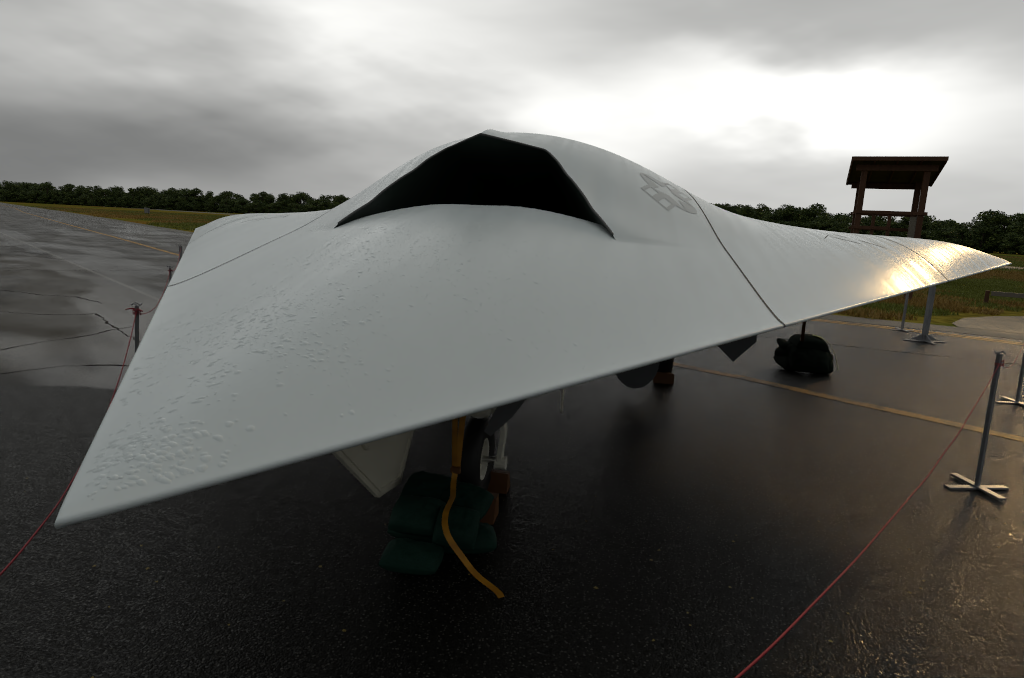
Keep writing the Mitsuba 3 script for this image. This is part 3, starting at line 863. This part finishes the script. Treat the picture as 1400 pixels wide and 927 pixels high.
# ------------------------------------------------------------------ stanchions and red rope
def stanchion(x, y, label, rz, lean=(0, 0), h=0.87, gusset=False, w=0.022, foot=0.40):
    t = thing('barrier_post', label, 'post')
    M = trimesh.transformations.euler_matrix(lean[0], lean[1], 0); M[:3, 3] = (x, y, 0)
    def fin(m): m = m.copy(); m.apply_transform(M); return m
    c, s = math.cos(rz), math.sin(rz)
    tw = .004
    walls = [box((0, w / 2 - tw / 2, h / 2 + .012), (w, tw, h - .02)), box((0, -w / 2 + tw / 2, h / 2 + .012), (w, tw, h - .02)),
             box((w / 2 - tw / 2, 0, h / 2 + .012), (tw, w - 2 * tw - .001, h - .02)), box((-w / 2 + tw / 2, 0, h / 2 + .012), (tw, w - 2 * tw - .001, h - .02))]
    m = cat(walls); m.apply_transform(trimesh.transformations.rotation_matrix(rz + .3, [0, 0, 1]))
    put('tube', fin(m), 'm_galv', t)
    for k in range(2):
        a = rz + k * math.pi / 2
        put('foot', fin(box((0, 0, .008 + k * .009), (foot, .048, .014), rz=a, bev=.002)), 'm_galv', t)
    if gusset:
        for k in range(2):
            for sg in (1, -1):
                a = rz + k * math.pi / 2
                d = np.array([math.cos(a), math.sin(a), 0]) * sg
                put('gusset', fin(plate([d * (w / 2 + .002) + [0, 0, .026], d * (foot * .36) + [0, 0, .026], d * (w / 2 + .002) + [0, 0, .12]], .006)), 'm_galv', t)
    ring = np.array([(.028 * math.cos(q), .028 * math.sin(q), h + .012 + .006 * math.sin(3 * q)) for q in np.linspace(-.4, 5.4, 28)])
    put('wire_loop', fin(tube(ring, .0035, 6)), 'm_galv', t, smooth=True)
    return M


stanchion(3.015, 3.623, 'grey steel barrier post nearest the camera on the right, tied with red rope', .25, lean=(0, -.012), w=.022)
stanchion(4.613, 6.269, 'grey steel barrier post at the right edge, behind the nearest right post', .15, lean=(0, -.015))
stanchion(5.387, 10.302, 'grey steel barrier post with gusseted foot standing under the right wing tip', .1, gusset=True, w=.065, foot=.62)
stanchion(5.519, 11.513, 'thin grey steel barrier post by the double yellow line, half hidden by the wing', .1, w=.032)
stanchion(-2.42, 2.90, 'dark barrier post nearest the left wing edge, tied with red rope', .3, lean=(0, .055))
stanchion(-4.10, 5.40, 'dark barrier post in the middle of the row beyond the left wing', .3)
stanchion(-6.70, 8.95, 'farthest barrier post of the row beyond the left wing', .3, w=.05)
stanchion(-.20, -.20, 'barrier post just left of the aircraft nose', .2)
stanchion(.55, -.30, 'barrier post right of the aircraft nose, close to the camera', .2)


def rope(name, A, B, sag, label, r=.0027, knots=True):
    A, B = np.asarray(A, float), np.asarray(B, float)
    t = np.linspace(0, 1, 90)[:, None]
    P = A * (1 - t) + B * t
    P[:, 2] -= 4 * sag * (t * (1 - t))[:, 0]
    P += np.stack([meshkit.noise(np.stack([t[:, 0] * 14, t[:, 0] * 0 + k, t[:, 0] * 0], -1), 3) - .5 for k in range(3)], -1) * .006 * np.sin(t * math.pi)
    ms = [tube(P, r, 7)]
    if knots:
        for E_ in (A, B):
            a = np.linspace(0, 4 * math.pi, 40)
            ms.append(tube(np.column_stack([E_[0] + .023 * np.cos(a), E_[1] + .023 * np.sin(a), E_[2] - .008 + .0013 * a]), r, 6))
    return put(name, cat(ms), 'm_rope', smooth=True, label=label, cat='rope')


rope('barrier_rope', (3.005, 3.61, .81), (.55, -.30, .82), .20, 'red rope sagging from the nearest right barrier post towards the camera')
rope('barrier_rope', (-2.375, 2.90, .84), (-.20, -.20, .84), .30, 'red rope sagging along the left wing edge past the nose')
rope('barrier_rope', (-2.375, 2.90, .82), (-4.10, 5.40, .84), .14, 'red rope between the two nearest posts beyond the left wing')
rope('barrier_rope', (-4.10, 5.40, .84), (-6.70, 8.95, .84), .12, 'red rope between the two farther posts beyond the left wing')
rope('barrier_rope', (3.02, 3.64, .83), (4.613, 6.269, .83), .20, 'thin red rope between the two nearest right posts', r=.002)
rope('barrier_rope', (-.20, -.20, .82), (.55, -.30, .82), .06, 'short red rope in front of the aircraft nose')
# frayed rope end at the left post
put('rope_tail', cat([tube(spline([(-2.375, 2.90, .85), (-2.40, 2.88, .853), (-2.43, 2.87, .845)], 10), .004, 6), tube(spline([(-2.375, 2.90, .85), (-2.34, 2.88, .85), (-2.305, 2.87, .842)], 10), .004, 6)]), 'm_rope', smooth=True,
    label='loose red rope ends knotted on top of the dark left post', cat='rope')

# bits of leaf and grit lying on the wet tarmac
dv, df = [], []
for k in range(150):
    c = np.array([rng.uniform(-2.5, 3.2), rng.uniform(-.3, 3.5)])
    r_ = rng.uniform(.003, .009); a0 = rng.uniform(0, 6.28)
    for q in range(5):
        aa = a0 + q * 1.2566
        dv.append((c[0] + r_ * math.cos(aa) * (1.7 if q == 0 else 1), c[1] + r_ * math.sin(aa), .005 + .003 * (q % 2)))
    df += [[5 * k, 5 * k + 1, 5 * k + 2], [5 * k, 5 * k + 2, 5 * k + 3], [5 * k, 5 * k + 3, 5 * k + 4]]
plain('m_leaf_bit', (0.16, 0.12, 0.03), 0.6, 0.3)
put('leaf_litter', trimesh.Trimesh(np.array(dv), np.array(df), process=False), 'm_leaf_bit', kind='stuff', label='small yellowish leaf bits scattered on the wet tarmac', cat='leaf litter')

# ------------------------------------------------------------------ wooden lookout stand on the grass
TW = thing('lookout_stand', 'brown timber lookout stand with a sloping lean to roof behind the right wing', 'lookout stand')
o2, tth = np.array([8.552, 26.007]), -0.25225
ex, ey = np.array([math.cos(tth), math.sin(tth)]), np.array([-math.sin(tth), math.cos(tth)])


def L(u, v, z): return np.array([*(o2 + ex * u + ey * v), z])
def LB(u0, u1, v0, v1, z0, z1, bev=.006): return box(L((u0 + u1) / 2, (v0 + v1) / 2, (z0 + z1) / 2), (u1 - u0, v1 - v0, z1 - z0), rz=tth, bev=bev)
def roofz(v): return 4.59 + (3.913 - 4.59) * v / 2.808


rp = [L(0, 0, 4.60), L(3.053, 0, 4.60), L(3.053, 2.808, 3.925), L(0, 2.808, 3.925)]
put('roof', plate(rp, .05), 'm_roofing', TW)
put('fascia', beam(L(0, -.022, 4.545), L(3.053, -.022, 4.545), .04, .15), 'm_wood', TW)
put('fascia', beam(L(0, 2.83, 3.86), L(3.053, 2.83, 3.86), .04, .13), 'm_wood', TW)
for u in (.04, .78, 1.52, 2.27, 3.01):
    put('rafter', beam(L(u, .02, 4.50), L(u, 2.79, 3.835), .05, .14), 'm_wood', TW)
for u in (.5, 2.53):
    for v in (.45, 2.36):
        put('post', LB(u - .10, u + .10, v - .10, v + .10, -.1, roofz(v) - .10), 'm_wood', TW)
put('header_beam', LB(.2, 2.85, .30, .345, roofz(.3) - .38, roofz(.3) - .16), 'm_wood', TW)
put('header_beam', LB(.2, 2.85, 2.465, 2.51, roofz(2.5) - .36, roofz(2.5) - .14), 'm_wood', TW)
for v, side in ((.33, 0), (2.48, 1)):
    put('handrail', LB(.30, 2.73, v - .02, v + .02, 2.56, 2.68), 'm_wood', TW)
    put('mid_rail', LB(.30, 2.73 if side else 1.55, v - .02, v + .02, 1.98, 2.10), 'm_wood', TW)
for u in (.38, 2.65):
    put('handrail', beam(L(u, .56, 2.62), L(u, 2.25, 2.62), .04, .12), 'm_wood', TW)
    put('mid_rail', beam(L(u, .56, 1.65), L(u, 2.25, 1.65), .04, .12), 'm_wood', TW)
for u in (1.02, 1.55):
    put('baluster', LB(u - .06, u + .06, .36, .44, 1.4, 2.56), 'm_wood', TW)
put('panel_board', LB(2.22, 2.42, .37, .41, 1.35, 2.50), 'm_greywood', TW)
for k in range(12):
    put('deck_plank', LB(.40, 2.64, .36 + k * .178, .53 + k * .178, 1.30, 1.34, bev=.003), 'm_wood', TW)
put('joist', LB(.40, 2.64, .36, .40, 1.12, 1.295), 'm_wood', TW)
put('joist', LB(.40, 2.64, 2.42, 2.46, 1.12, 1.295), 'm_wood', TW)
for v in (.42, 2.40):
    put('brace', beam(L(.6, v, .25), L(2.4, v, 1.12), .045, .12), 'm_wood', TW)

GR = thing('guard_rail', 'low weathered wooden guard rail on the grass at the right edge', 'rail')
put('rail', beam((10.36, 18.66, .30), (13.6, 17.2, .30), .06, .12), 'm_greywood', GR)
for q in ((10.32, 18.68), (11.9, 17.96), (13.5, 17.24)):
    put('post', box((q[0], q[1] + .08, .15), (.10, .10, .42), rz=-.4, bev=.008), 'm_wood', GR)
put('marker_post', cat([box((7.95, 17.69, .17), (.16, .14, .50), rz=.2, bev=.015), box((7.95, 17.69, .45), (.21, .19, .06), rz=.2, bev=.015)]), 'm_wood', label='short dark wooden post on the grass seen under the right wing', cat='post')
FM = thing('airfield_sign', 'small dark airfield sign standing in the grass far on the left', 'sign')
put('sign_board', box((-84, 101, .75), (2.2, .3, .9), rz=-.6, bev=.03), 'm_dkmetal', FM)
put('leg', box((-84.6, 101.4, .16), (.12, .12, .34), rz=-.6), 'm_dkmetal', FM)
put('leg', box((-83.4, 100.6, .16), (.12, .12, .34), rz=-.6), 'm_dkmetal', FM)

# ------------------------------------------------------------------ grass blades
def grass_patch(n, size, h, seed):
    r_ = np.random.default_rng(seed)
    x, y = r_.uniform(-size / 2, size / 2, n), r_.uniform(-size / 2, size / 2, n)
    a = r_.uniform(0, 2 * math.pi, n); hh = h * r_.uniform(.45, 1.25, n); ln = r_.normal(0, .45, (n, 2)) * hh[:, None]
    w = r_.uniform(.006, .014, n) * (1 + size * .35)
    d = np.column_stack([np.cos(a), np.sin(a)]) * w[:, None]
    b = np.column_stack([x, y])
    V = np.stack([np.column_stack([b - d, np.full(n, -.02)]), np.column_stack([b + d, np.full(n, -.02)]), np.column_stack([b + ln, hh])], 1).reshape(-1, 3)
    return trimesh.Trimesh(V, np.arange(3 * n).reshape(-1, 3), process=False)


for nm, mt, sd_, h in (('green', 'm_grass_green', 1, .10), ('dry', 'm_grass_dry', 2, .13)):
    scene['tuft_' + nm] = {'type': 'shapegroup', 'blades': mikit.ply(grass_patch(700, 1.3, h, sd_), mt)}
    scene['farturf_' + nm] = {'type': 'shapegroup', 'blades': mikit.ply(grass_patch(1000, 5.2, .20, sd_ + 9), mt)}
edge_line = LineString([tuple(q) for q in EDGE])
gi = 0
tag('grass', 'rough green and brown grass beside the pavement', 'grass', kind='stuff')
pave = apron_poly.union(slab).buffer(.10)
rwp = Polygon([tuple(q) for q in rw]).buffer(.5)
for step, x0, x1, y0, y1, far in ((1.05, 2.5, 26, 9.5, 42, 0), (4.2, -150, 75, 20, 150, 1)):
    for x in np.arange(x0, x1, step):
        for y in np.arange(y0, y1, step):
            px, py = x + rng.uniform(-.4, .4) * step, y + rng.uniform(-.4, .4) * step
            az = math.degrees(math.atan2(px - CAM[0], py - CAM[1]))
            if far and (x0 + 152.5 < px < 27.0 and 9 < py < 42 or not (-52 < az < -26 or 14 < az < 33)): continue
            if not far and not (8 < az < 44): continue
            if pave.buffer(.55 if not far else 2.4).contains(Point(px, py)) or rwp.contains(Point(px, py)): continue
            dry = meshkit.fbm(np.array([[px * .11 + 9, py * .11, 3.0]]), 4)[0] + rng.normal(0, .06)
            edge_d = edge_line.distance(Point(px, py))
            if not far and edge_d < 1.6: dry += .2 * (1.6 - edge_d)
            gi += 1
            sc = rng.uniform(.7, 1.2)
            scene[f'grass__{gi:03d}'] = {'type': 'instance', 'to_world': T().translate([px, py, -.012]).rotate([0, 0, 1], float(rng.uniform(0, 360))).scale([1, 1, float(sc)]),
                                         'g': {'type': 'ref', 'id': ('farturf_' if far else 'tuft_') + ('dry' if dry > .55 else 'green')}}

# ------------------------------------------------------------------ the forest
def tree_mesh(seed, H=11.0, pine=False):
    """Trunk, limbs and a crown of many small leaf clumps set in overlapping boughs from near the ground up."""
    r_ = np.random.default_rng(seed)
    cr = H * (.27 if pine else .34)
    lobes = [(np.array([0, 0, H * .88]), cr * .42)]
    for k in range(22):
        t = r_.uniform(.06, .90)
        prof = (1.05 - t) ** .6 if pine else math.sin(math.pi * min(.97, .30 + .62 * t)) ** .8
        a = k * 2.4 + r_.uniform(-.4, .4)
        rad = cr * prof * r_.uniform(.35, .95)
        lobes.append((np.array([math.cos(a) * rad, math.sin(a) * rad, H * t + r_.uniform(-.3, .3)]), cr * r_.uniform(.26, .50) * (.7 + .3 * prof)))
    leafm = {0: [], 1: [], 2: []}
    for c, r in lobes:
        m = int(340 * (r / cr) ** 1.6) + 25
        d = r_.normal(size=(m, 3)); d /= np.linalg.norm(d, axis=1, keepdims=True)
        P = c + d * (r * r_.uniform(.3, 1.12, m) ** .5)[:, None] * np.array([1.1, 1.1, .75])
        tone = r_.choice([0, 1, 2], p=[[.65, .28, .07], [.40, .45, .15], [.25, .45, .30]][int(r_.integers(0, 3))], size=m)
        for p, k in zip(P, tone):
            if p[2] < .2: continue
            s = r_.uniform(.16, .46)
            A = r_.normal(size=(3, 3)); A /= np.linalg.norm(A, axis=1, keepdims=True)
            leafm[int(k)].append(np.stack([p + A[0] * s, p + A[1] * s, p + A[2] * s * .8, p - A[0] * s * .7]))
    out = {}
    for k, q in leafm.items():
        Vq = np.vstack(q); b = np.arange(len(q))[:, None] * 4
        out[k] = trimesh.Trimesh(Vq, np.vstack([b + np.array([0, 1, 2]), b + np.array([1, 3, 2])]), process=False)
    trunk = tube([(0, 0, -.2), (.1, 0, H * .4), (.0, .1, H * .85)], [.22, .16, .05], 7)
    limbs = [tube([(0.05, 0, H * .35), c * np.array([.5, .5, 1]) - [0, 0, .3], c], [.09, .06, .03], 5) for c, r in lobes[1:8]]
    return out, cat([trunk] + limbs)


for k in range(5):
    lf, tr = tree_mesh(50 + k, pine=k >= 3)
    scene[f'tree_{"abcde"[k]}'] = {'type': 'shapegroup', 'trunk': mikit.ply(tr, 'm_bark'), 'leaves': mikit.ply(lf[0], 'm_leaf_dark'),
                                   'leaves_b': mikit.ply(lf[1], 'm_leaf_mid'), 'leaves_c': mikit.ply(lf[2], 'm_leaf_light')}
tag('forest', 'dark green tree line along the far side of the airfield', 'forest', kind='stuff')
line = np.array([(-560, 330), (-360, 317), (-138, 310), (48, 306), (105, 208), (150, 150), (190, 90)], float)
segs = np.linalg.norm(np.diff(line, axis=0), axis=1)
cum = np.concatenate([[0], np.cumsum(segs)])
fi = 0
for row in range(5):
    for s in np.arange(0, cum[-1], 3.9):
        s2 = s + rng.uniform(-2.2, 2.2) + row * 1.3
        q = np.array([np.interp(s2, cum, line[:, 0]), np.interp(s2, cum, line[:, 1])])
        r = q / np.linalg.norm(q)
        q = q + r * (row * 7 + rng.uniform(-3, 3))
        H = (0.62 if row == 0 else 1.0) * rng.uniform(.60, 1.22) * (0.95 if q[0] < -200 else 1.0 if q[0] < -60 else 1.22 if q[0] < 75 else 1.0)
        fi += 1
        scene[f'forest__{fi:03d}'] = {'type': 'instance', 'to_world': T().translate([float(q[0]), float(q[1]), -.05]).rotate([0, 0, 1], float(rng.uniform(0, 360))).scale([float((.35 + .65 * H) * rng.uniform(.95, 1.35))] * 2 + [float(H)]),
                                      'g': {'type': 'ref', 'id': 'tree_' + 'abcde'[int(rng.integers(0, 5))]}}
